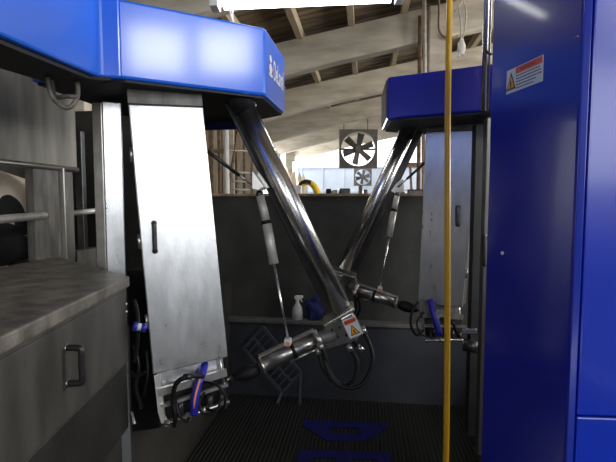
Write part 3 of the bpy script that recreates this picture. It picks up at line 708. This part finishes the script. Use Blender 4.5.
# sticker
fa = (bc[1]-bc[0]).normalized(); fnn = V((fa.y, -fa.x, 0)); fnn = fnn if fnn.dot(CP-bc[0]) > 0 else -fnn
S = [onPl(x, y, bc[0], fnn) for x, y in ((507, 71.8), (543.5, 54.5), (543.3, 80.7), (507, 94.8))]
cc = sum(S, V())/4; sw = ((S[1]-S[0]).length+(S[2]-S[3]).length)/2; shh = ((S[0]-S[3]).length+(S[1]-S[2]).length)/2
su = V(fa); sv = up
mb = MB(); mb.box(cc+fnn*.0008, sw/2, shh/2, .0008, su, sv, fnn); sk = mb.build('warning_sticker', 'paper', BC); sk['label'] = 'white sticker with amber triangle, orange bar and lines of text'
mb = MB(); mb.box(cc+fnn*.0018+su*sw*.13+sv*shh*.34, sw*.355, shh*.13, .0004, su, sv, fnn); mb.build('orange_bar', 'orange', sk)
text('WARNING', cc+fnn*.0026-su*sw*.10+sv*shh*.28, su, sv, shh*.20, 'ink', sk, 'warning_word')
warn_tri(sk, cc-su*sw*.36+fnn*.001-sv*shh*.02, su, sv, fnn, shh*.78)
mb = MB()
for i in range(5):
    w_ = (.33, .345, .345, .29, .24)[i]
    x = -.21
    while x < -.21+2*w_-.03:
        l_ = random.uniform(.03, .07); l_ = min(l_, -.21+2*w_-x)
        mb.box(cc+fnn*.0019+su*sw*(x+l_/2)+sv*shh*(.12-.125*i), sw*l_/2, shh*.020, .0003, su, sv, fnn); x += l_+.012
mb.build('small_print', 'ink', sk)
q_ = onPl(503, 253, bc[0], fnn); mb = MB(); mb.cyl(q_, q_+fnn*.004, .005, 8); mb.build('rivet', 'white', BC)
for (x, y) in ((577, 37), (580, 230)):
    q_ = onPl(x, y, bc[1], V((0, -1, 0))); mb = MB(); mb.cyl(q_+V((0, .003, 0)), q_-V((0, .003, 0)), .0022, 8); mb.build('rivet', 'dark_steel', BC)

# ------------------------------------------------------------------ hanging and vertical things
a = P(450, -60, 1.9); q = P(446, 420, 1.9)
mb = MB(); dx = (P(445.3, 462, 1.9)-P(449.8, 0, 1.9)); dn = dx/dx.z
pt = P(449.8, 0, 1.9)
top_z = 4.2
pts = [pt+dn*(z-pt.z) for z in (4.2, 3.4, 2.6, 2.0, 1.3, .7, .25)]
for i, p in enumerate(pts): p.x += .004*math.sin(i*1.7)
pts += [pts[-1]+V((.02, -.04, -.18)), pts[-1]+V((.12, -.15, -.235))]
mb.tube(sm(pts, 8), .0128, 16); o = mb.build('yellow_hose', 'yellow'); tag(o, 'yellow hose hanging straight down in front of the far robot', 'hose')
# chrome pipe
cp = thing('steel_pipe', P(485, 112, 2.3), 'vertical polished steel pipe beside the blue cabinet, rising above the far housing', 'pipe')
a = P(483.3, 118, 2.2); mb = MB(); mb.cyl(V((a.x, a.y, ZB-.02)), V((a.x, a.y, 4.3)), .0125, 14); mb.build('pipe', 'chrome', cp)
a2 = P(487.5, 118, 2.22); mb = MB(); mb.cyl(V((a2.x, a2.y, ZB-.02)), V((a2.x, a2.y, 4.3)), .0055, 10); mb.build('thin_rod', 'satin', cp)
mb = MB(); mb.tube(sm([P(484, 48, 2.17), P(487, 52, 2.15), P(491, 54, 2.15), P(496, 53, 2.2)], 5), .006, 8); mb.build('bracket_hook', 'dark_steel', cp)
# concrete column and pipes at its side
a = onY(428.5, 60, 6.8); b_ = onY(450.5, 60, 6.8)
o = MB().bb(a.x, b_.x, 6.8, 7.15, .3, zr(b_.x)+.4).build('concrete_column', 'conc', bevel=.02); tag(o, 'square concrete column rising behind the yellow hose and far housing', 'column')
a = onY(421.5, 60, 6.72)
o = MB().cyl(V((a.x, 6.72, .3)), V((a.x-.03, 6.72, zr(a.x)+.3)), .03, 12).build('vent_pipe', 'rust'); tag(o, 'dark vertical pipe along the left side of the concrete column', 'pipe')
a = onY(429.5, 68, 6.65)
o = MB().cyl(V((a.x, 6.66, 1)), onY(424, -20, 6.66), .028, 12).build('conduit', 'galv'); tag(o, 'pale grey conduit leaning against the concrete column', 'pipe')
o = MB().tube(sm([onY(438.5, -6, 6.74), onY(439, 10, 6.74), onY(439, 28, 6.74), onY(443, 36, 6.74), onY(451, 38, 6.72), onY(458, 36, 6.74)], 5), .017, 8).build('power_cable', 'rust')
tag(o, 'brown cable bending across the face of the concrete column', 'cable')
# rope bundle
rb_ = thing('rope_bundle', P(461, 54, 3.0), 'pale knotted bundle hanging on a rope right of the yellow hose', 'rope')
for px in ([(463, -30, 3), (461, 0, 3), (459, 6, 3), (461, 25, 3), (461, 38, 3)], [(463, 0, 3.01), (466, 12, 3.01), (465, 28, 3.01), (462, 40, 3.0)], [(462, 2, 3), (457, 8, 3), (454, 13, 3.02)]):
    mb = MB(); mb.tube(sm([P(*p) for p in px]), .006, 8); mb.build('rope', 'rope', rb_)
bm = bmesh.new(); bmesh.ops.create_icosphere(bm, subdivisions=3, radius=1)
c = P(461.5, 47, 3.0)
for v in bm.verts:
    k = 1+.25*noise.noise(v.co*2.3); v.co = c+V((v.co.x*.021*k*(1.2-.2*v.co.z), v.co.y*.02*k, v.co.z*.058*k))
for f in bm.faces: f.smooth = True
mb = MB(); mb.bm = bm; mb.build('bundle', 'ragw', rb_)
mb = MB(); mb.cyl(P(459.5, 50, 3), P(458.5, 57, 3), .006, 8); mb.cyl(P(463, 50, 3), P(463.5, 55, 3), .006, 8); mb.build('loose_end', 'ragw', rb_)

# fluorescent lamp
lp = thing('fluorescent_lamp', P(305, 0, 3.2), 'long lit white fluorescent lamp hanging under the roof at the top edge of the picture', 'lamp')
la, lb = P(215, 0, 3.2), P(400, -8, 3.2)
lu = (lb-la).normalized()
mb = MB(); mb.bar(la, lb, .14, .05); mb.build('reflector', 'white', lp, bevel=.01)
for s in (-.035, .035):
    sd = lu.cross(up).normalized()*s
    mb = MB(); mb.cyl(la+lu*.06+sd+V((0, 0, -.04)), lb-lu*.06+sd+V((0, 0, -.04)), .017, 14); mb.build('lamp_tube', 'tube_light', lp)
for e_ in (la, lb):
    mb = MB(); mb.box(e_+V((0, 0, -.03)), .03, .065, .035, lu, lu.cross(up).normalized(), up); mb.build('end_cap', 'white', lp, bevel=.006)
for f_ in (.12, .85):
    mb = MB(); pq = la.lerp(lb, f_); mb.cyl(pq, V((pq.x, pq.y, zr(pq.x)+.6)), .004, 6); mb.build('hanger', 'galv', lp)
# second lamp behind the photographer, mirrored in the blue cabinet
def refl(px, py, z):
    p = onPl(px, py, bc[0], fnn); vd = (p-CP).normalized(); rd = vd-fnn*2*vd.dot(fnn); return p+rd*((z-p.z)/rd.z)
ra, rb2 = refl(508, -6, 3.3), refl(541, 11, 3.3)
lp2 = thing('fluorescent_lamp', (ra+rb2)/2, 'lit white fluorescent lamp seen only as a streak mirrored in the tall blue cabinet', 'lamp')
ru = (rb2-ra).normalized()
mc = (ra+rb2)/2; hl = max(.35, (rb2-ra).length/2)
mb = MB(); mb.bar(mc-ru*hl, mc+ru*hl, .10, .04); mb.build('reflector', 'white', lp2, bevel=.008)
mb = MB(); mb.cyl(mc-ru*(hl-.04)+V((0, 0, -.04)), mc+ru*(hl-.04)+V((0, 0, -.04)), .019, 14); mb.build('lamp_tube', 'tube_light', lp2)
for f_ in (-.7, .7):
    mb = MB(); pq = mc+ru*hl*f_; mb.cyl(pq, V((pq.x, pq.y, zr(pq.x)+.6)), .004, 6); mb.build('hanger', 'galv', lp2)
# cables looping below lamp to header
o = MB().tube(sm([P(229, 6, 3.15), P(231, 15, 2.9), P(233, 24, 2.7), P(235, 40, 2.6)]), .006, 8).build('lamp_cable', 'white'); tag(o, 'pale cable dropping from the lamp end to behind the left housing', 'cable')
o = MB().tube(sm([P(233.5, 6, 3.15), P(232.5, 15, 2.9), P(235, 28, 2.7), P(238, 42, 2.6)]), .004, 8).build('lamp_cable', 'white'); tag(o, 'thinner pale cable crossing the one beneath the lamp end', 'cable')
o = MB().tube(sm([onY(148, 6, 4.4), onY(180, 3, 4.5), onY(206, -4, 4.6)]), .012, 8).build('roof_cable', 'rope'); tag(o, 'pale pipe crossing below the roof above the left housing', 'pipe')

# fans
def fan(px0, py0, px1, py1, D, label):
    a = P(px0, py0, D); b_ = P(px1, py1, D); w = (b_-a).dot(RT)/2; c = (a+b_)/2
    root = thing('ventilation_fan', V((c.x, c.y, c.z-w)), label, 'fan', 'large square barn fans')
    u_ = RT; v_ = up; n = V((u_.y, -u_.x, 0))
    dp_ = w*.35
    # frame with circular hole
    N = 40; mb = MB(); bm = mb.bm
    def sq(a_):
        m_ = max(abs(math.cos(a_)), abs(math.sin(a_))); return math.cos(a_)/m_, math.sin(a_)/m_
    rings = []
    for (rad, off, sqr) in ((w*.90, dp_/2, 0), (w, dp_/2, 1), (w, -dp_/2, 1), (w*.90, -dp_/2, 0)):
        rg = []
        for i in range(N):
            an = 2*math.pi*i/N
            x, y = (sq(an) if sqr else (math.cos(an), math.sin(an)))
            rg.append(bm.verts.new(c+u_*x*rad+v_*y*rad+n*off))
        rings.append(rg)
    for k in range(4):
        A, B = rings[k], rings[(k+1) % 4]
        for i in range(N): mb.face([A[i], A[(i+1) % N], B[(i+1) % N], B[i]])
    mb.build('frame', 'fan', root)
    for i in range(6):
        an = math.pi/3*i+.35
        d_ = u_*math.cos(an)+v_*math.sin(an); t_ = -u_*math.sin(an)+v_*math.cos(an)
        mb = MB(); mb.prism([c+d_*w*.12-t_*w*.12+n*.02, c+d_*w*.80-t_*w*.19+n*.05, c+d_*w*.84+t_*w*.15-n*.05, c+d_*w*.12+t_*w*.12-n*.02], n*.012)
        mb.build('blade', 'fan', root)
    mb = MB(); mb.cyl(c-n*.07, c+n*.07, w*.17, 16); mb.build('hub', 'fan', root)
    mb = MB(); mb.bar(c-u_*w-n*dp_*.4, c+u_*w-n*dp_*.4, .03, .05); mb.build('motor_bar', 'fan', root)
    for s in (-.75, .5):
        mb = MB(); p_ = c+u_*w*s+v_*w*.98; mb.cyl(p_, V((p_.x, p_.y, zr(p_.x)+.1)), .012, 6); mb.build('hanging_wire', 'dark_steel', root)
    return root
fan(339, 149, 377, 149, 12.6, 'large square ventilation fan hanging below the roof above the back wall')
fan(354, 177, 371.5, 177, 20.2, 'smaller looking, farther square fan just below the large one')

# row of side-opening curtains on far left side
for i, (px, D) in enumerate(((291, 15.6), (300, 17.2), (307, 18.6), (313, 19.8))):
    c = P(px, 180, D)
    c.x = -2.75
    mb = MB(); mb.prism([V((c.x, c.y-.1, .3)), V((c.x+.30, c.y, .3)), V((c.x+.18, c.y, 2.4)), V((c.x, c.y, 2.9)), V((c.x-.1, c.y, 2.4))], V((0, .08, 0)))
    o = mb.build('wooden_brace', 'wood'); tag(o, 'brown pointed wooden brace in the bright side opening of the barn', 'brace', 'wooden braces in the side opening')

# items beyond the back wall
ex = thing('yellow_feed_machine', P(312, 200, 6.0), 'yellow curved machine arm showing just above the back wall', 'machine')
mb = MB(); mb.tube(sm([P(302, 184.5, 6), P(306, 182.5, 6), P(311, 183.5, 6), P(315, 187.5, 6), P(318, 194, 6)]), [.03+.012*i/4/4 for i in range(25)], 12); mb.build('arm', 'yellow_m', ex)
mb = MB(); mb.tube(sm([P(299, 189, 6.02), P(301, 184, 6.0), P(306, 181.5, 5.97), P(311, 182.5, 5.97)]), .028, 10); mb.build('boom', 'black', ex)
mb = MB(); c = P(297.5, 210, 6); mb.box(c, .06, .06, .33); mb.build('cabinet', 'white', ex, bevel=.01)
mb = MB(); c = P(311, 225, 6.05); mb.bb(c.x-.22, c.x+.22, c.y-.1, c.y+.1, .32, c.z+.42); mb.build('base', 'fan', ex, bevel=.01)
def lowbox(name, x0, x1, y, D, m, label, cat):
    a, b_ = P(x0, y, D), P(x1, y, D)
    mb = MB(); mb.box(V(((a.x+b_.x)/2, (a.y+b_.y)/2, (a.z+.32)/2)), (b_-a).length/2, .1, (a.z-.32)/2, RT, V((-RT.y, RT.x, 0)), up)
    o = mb.build(name, m, bevel=.02); return tag(o, label, cat)
lowbox('feed_trough', 339, 350, 188.5, 7, 'dark_steel', 'dark object with rounded top peeking above the wall, right of the yellow machine', 'trough')
lowbox('plastic_tank', 326, 331, 188.8, 7.4, 'dkblue', 'small dark blue tank top peeking above the back wall', 'tank')
lowbox('plastic_tank', 331.5, 337, 190, 7.2, 'white', 'small white tank top beside the dark blue one above the back wall', 'tank')
lowbox('wooden_stub', 359, 362, 185, 8, 'rust', 'thin brown upright stub above the wall, left of the far arm', 'post')
lowbox('metal_stub', 363, 367, 189.5, 7.6, 'dark_steel', 'low dark stub above the wall beside the thin brown one', 'post')
lowbox('storage_box', 406, 424, 189.5, 6.6, 'dark_steel', 'low dark box above the wall between far arm and grey cabinet', 'box')

# pipes and frames on the left barn wall
fr = thing('pipe_scaffold', V((-2.6, 8.5, .32)), 'old steel pipe frame against the barn wall, seen between door and arm', 'frame')
def fx(x, Y): return onY(x, 150, Y).x
for (x, w_, m_, Y) in ((211, .03, 'rust', 7.2), (219, .022, 'rust', 7.3), (236, .02, 'rust', 7.7), (244, .02, 'rust', 7.8)):
    mb = MB(); X_ = fx(x, Y); mb.bb(X_-w_, X_+w_, Y-w_, Y+w_, .32, 3.3); mb.build('upright', m_, fr)
X_ = fx(226.5, 7.1); mb = MB(); mb.cyl(V((X_, 7.1, .32)), V((X_, 7.1, 3.4)), .042, 14); up_ = mb.build('white_pipe', 'white', fr); up_['label'] = 'white upright pipe'
for y in (172, 181, 189, 150): 
    mb = MB(); mb.cyl(onY(205 if y == 150 else 228, y, 7.4), onY(250, y+1, 7.6), .018, 8); mb.build('rung', 'galv', fr)
for y in (128, 151):
    mb = MB(); mb.bar(onY(205, y, 7.25), onY(224, y, 7.3), .05, .06); mb.build('cross_rail', 'rust', fr)
mb = MB(); mb.bar(onY(238, 130, 7.6), onY(228, 193, 7.4), .03, .04); mb.build('diagonal', 'rust', fr)
# window frame on the right distance
wf = thing('window_frame', V((onY(415, 150, 10).x, 10, .32)), 'brown wooden frame before the bright opening between far arm and grey cabinet', 'frame')
for (x0, y0, x1, y1, w_) in ((424.5, 100, 424.5, 200, .12), (407, 165, 428, 165, .10), (399, 120, 429, 120, .08), (401, 192, 429, 192, .10), (410, 165, 412, 200, .05)):
    mb = MB(); mb.bar(onY(x0, y0, 10), onY(x1, y1, 10), w_, w_, up=V((0, 1, 0))); mb.build('frame_member', 'rust', wf)
mb = MB(); mb.bar(onY(424.5, 195, 10), V((onY(424.5, 195, 10).x, 10, .32)), .12, .12, up=V((0, 1, 0))); mb.build('frame_member', 'rust', wf)

# ------------------------------------------------------------------ spray bottle and cloth on the ledge
YB = YW-.045
c = onY(297.5, 321, YB); c.z = zl
sb = thing('spray_bottle', c, 'white spray bottle standing on the ledge of the back wall', 'bottle')
pr = [(0, .042), (.004, .047), (.06, .047), (.10, .042), (.125, .025), (.14, .015), (.155, .015)]
mb = MB(); mb.tube([c+V((0, 0, h)) for h, r in pr], [r for h, r in pr], 20); mb.build('bottle_body', 'bottle', sb)
mb = MB(); mb.cyl(c+V((0, 0, .155)), c+V((0, 0, .175)), .017, 14); mb.prism([c+V((x, -.012, z)) for x, z in ((-.02, .172), (.035, .176), (.05, .19), (.045, .205), (-.015, .205), (-.03, .19))], V((0, .024, 0)))
mb.prism([c+V((x, -.006, z)) for x, z in ((.02, .178), (.032, .178), (.045, .15), (.038, .147))], V((0, .012, 0))); mb.build('spray_head', 'white', sb, bevel=.003)
bm = bmesh.new(); bmesh.ops.create_icosphere(bm, subdivisions=4, radius=1)
c2 = onY(315, 309, YB)
for v in bm.verts:
    k = 1+.5*noise.noise(v.co*1.6+V((3, 1, 0)))+.22*noise.noise(v.co*4); v.co = V((c2.x+v.co.x*.078*k, YB-.0+v.co.y*.042*k, max(zl+.001, c2.z-.005+v.co.z*.105*k)))
for f in bm.faces: f.smooth = True
mb = MB(); mb.bm = bm; o = mb.build('crumpled_cloth', 'dkblue'); tag(o, 'dark blue crumpled cloth on the ledge beside the spray bottle', 'cloth')
# slatted crate leaning at the lower wall
sc_ = thing('slatted_rack', V((onY(275, 360, 3.6).x, 3.6, 0)), 'grey slatted plastic rack leaning behind the forearm by the back wall', 'rack')
yy = 3.60
fr_ = [onY(244, 348, yy), onY(263, 327, yy), onY(301, 372, yy), onY(282, 392, yy)]
mb = MB()
for i in range(4): mb.bar(fr_[i], fr_[(i+1) % 4], .022, .022, up=V((0, 1, 0)))
mb.build('outer_frame', 'grate', sc_)
for i in range(1, 9):
    f_ = i/9; mb = MB(); mb.bar(fr_[0].lerp(fr_[3], f_), fr_[1].lerp(fr_[2], f_), .012, .018, up=V((0, 1, 0))); mb.build('slat', 'grate', sc_)
mb = MB(); mb.bar((fr_[0]+fr_[1])/2, (fr_[2]+fr_[3])/2, .016, .02, up=V((0, 1, 0))); mb.build('spine', 'grate', sc_)
lw = (fr_[2]+fr_[3])/2
mb = MB(); mb.bar(fr_[3], V((fr_[3].x-.03, 3.55, .0)), .02, .02, up=V((0, 1, 0))); mb.bar(fr_[2], V((fr_[2].x, 3.55, .0)), .02, .02, up=V((0, 1, 0))); mb.build('foot', 'grate', sc_)

# blue letters let into the floor
def flat(px, hole, name, label):
    z = .004
    root = thing(name, onZ(*px[0], z), label, 'floor marking', 'blue letters on the ribbed floor')
    bm = bmesh.new(); mb = MB(); 
    outer = [onZ(x, y, z) for x, y in px]
    c = bpy.data.curves.new('c', 'CURVE'); c.dimensions = '2D'; c.fill_mode = 'BOTH'; c.extrude = .003
    for poly in [outer]+[[onZ(x, y, z) for x, y in h] for h in hole]:
        s = c.splines.new('POLY'); s.points.add(len(poly)-1); s.use_cyclic_u = True
        for i, p in enumerate(poly): s.points[i].co = (p.x, p.y, 0, 1)
    o = bpy.data.objects.new('c', c); COL.objects.link(o)
    dg = bpy.context.evaluated_depsgraph_get(); dg.update(); me = bpy.data.meshes.new_from_object(o.evaluated_get(dg)); bpy.data.objects.remove(o)
    off = V(root['_o'])
    for v in me.vertices: v.co = v.co+V((0, 0, z))-off
    me.materials.clear(); me.materials.append(M['inlay'])
    ob = bpy.data.objects.new('letter_inlay', me); COL.objects.link(ob); ob.parent = root
flat([(303, 420), (387, 423), (388, 428), (364, 441), (327, 441), (303, 426)], [[(331, 427), (359, 428.5), (359, 434.5), (331, 433)]], 'floor_letter', 'blue block letter D lying on the dark ribbed floor')
flat([(299, 449.5), (391, 452.5), (398, 500), (380, 500), (378, 459.5), (352, 459), (351, 500), (336, 500), (336, 458.5), (313, 458), (306, 500), (289, 500)], [], 'floor_letter', 'blue block letter E cut by the bottom edge of the picture')

# ------------------------------------------------------------------ light
w = bpy.data.worlds.new('world'); sc.world = w; w.use_nodes = True
bg = w.node_tree.nodes['Background']; bg.inputs['Color'].default_value = (.93, .97, 1.0, 1); bg.inputs['Strength'].default_value = 3.0
def area(name, loc, target, sx, sy, e, col=(1, 1, 1)):
    l = bpy.data.lights.new(name, 'AREA'); l.shape = 'RECTANGLE'; l.size = sx; l.size_y = sy; l.energy = e; l.color = col
    o = bpy.data.objects.new(name, l); COL.objects.link(o); o.location = loc
    o.rotation_euler = (V(target)-V(loc)).to_track_quat('-Z', 'Y').to_euler(); return o
# daylight entering the window openings, plus two sources added for highlights
area('window_daylight', (4.05, -5.85, 3.0), (3.7, 0, 2.4), 3.7, 2.0, 74, (.95, .98, 1))
area('window_daylight', (-1.1, -5.85, 3.0), (-.9, 0, 2.4), 1.8, 2.0, 45, (.95, .98, 1))  # unseen window added to brighten the polished arm tube
area('cabinet_glare_light', (6.35, -5.85, 2.75), (5.2, 0, 2.4), 1.1, 3.7, 50, (.95, .98, 1))  # added light without any door, gives the blue cabinet front its glare
area('window_daylight', (RX-.05, 1.5, 3.05), (-1, 1.5, 2.3), 2.6, 1.8, 110, (.95, .98, 1))
area('window_daylight', (RX-.05, 5.9, 3.05), (0, 6.2, 3.4), 3.0, 1.8, 430, (1, .94, .84))
area('window_daylight', (-3.0, 16.0, 2.5), (2, 14.5, 3.2), 5.0, 1.7, 300, (1, 1, 1))
# two translucent roof lights above and behind the photographer
nrm = V(((b3-b2).y, -(b3-b2).x, 0)).normalized()
for px, py, nm in ((157, 50, 0), (226, 52, 1)):
    p = onPl(px, py, b2, nrm); vd = (p-CP).normalized(); rd = vd-nrm*2*vd.dot(nrm)
    tt_ = 7.0; c = p+rd*tt_
    area('roof_light', c, p, .95, .75, 62, (1, 1, 1))
sc.view_settings.view_transform = 'Standard'; sc.view_settings.look = 'None'; sc.view_settings.gamma = 1
sc.view_settings.exposure = 0.0
sc.cycles.use_denoising = True
for o in list(bpy.data.objects):
    if '_o' in o.keys(): del o['_o']
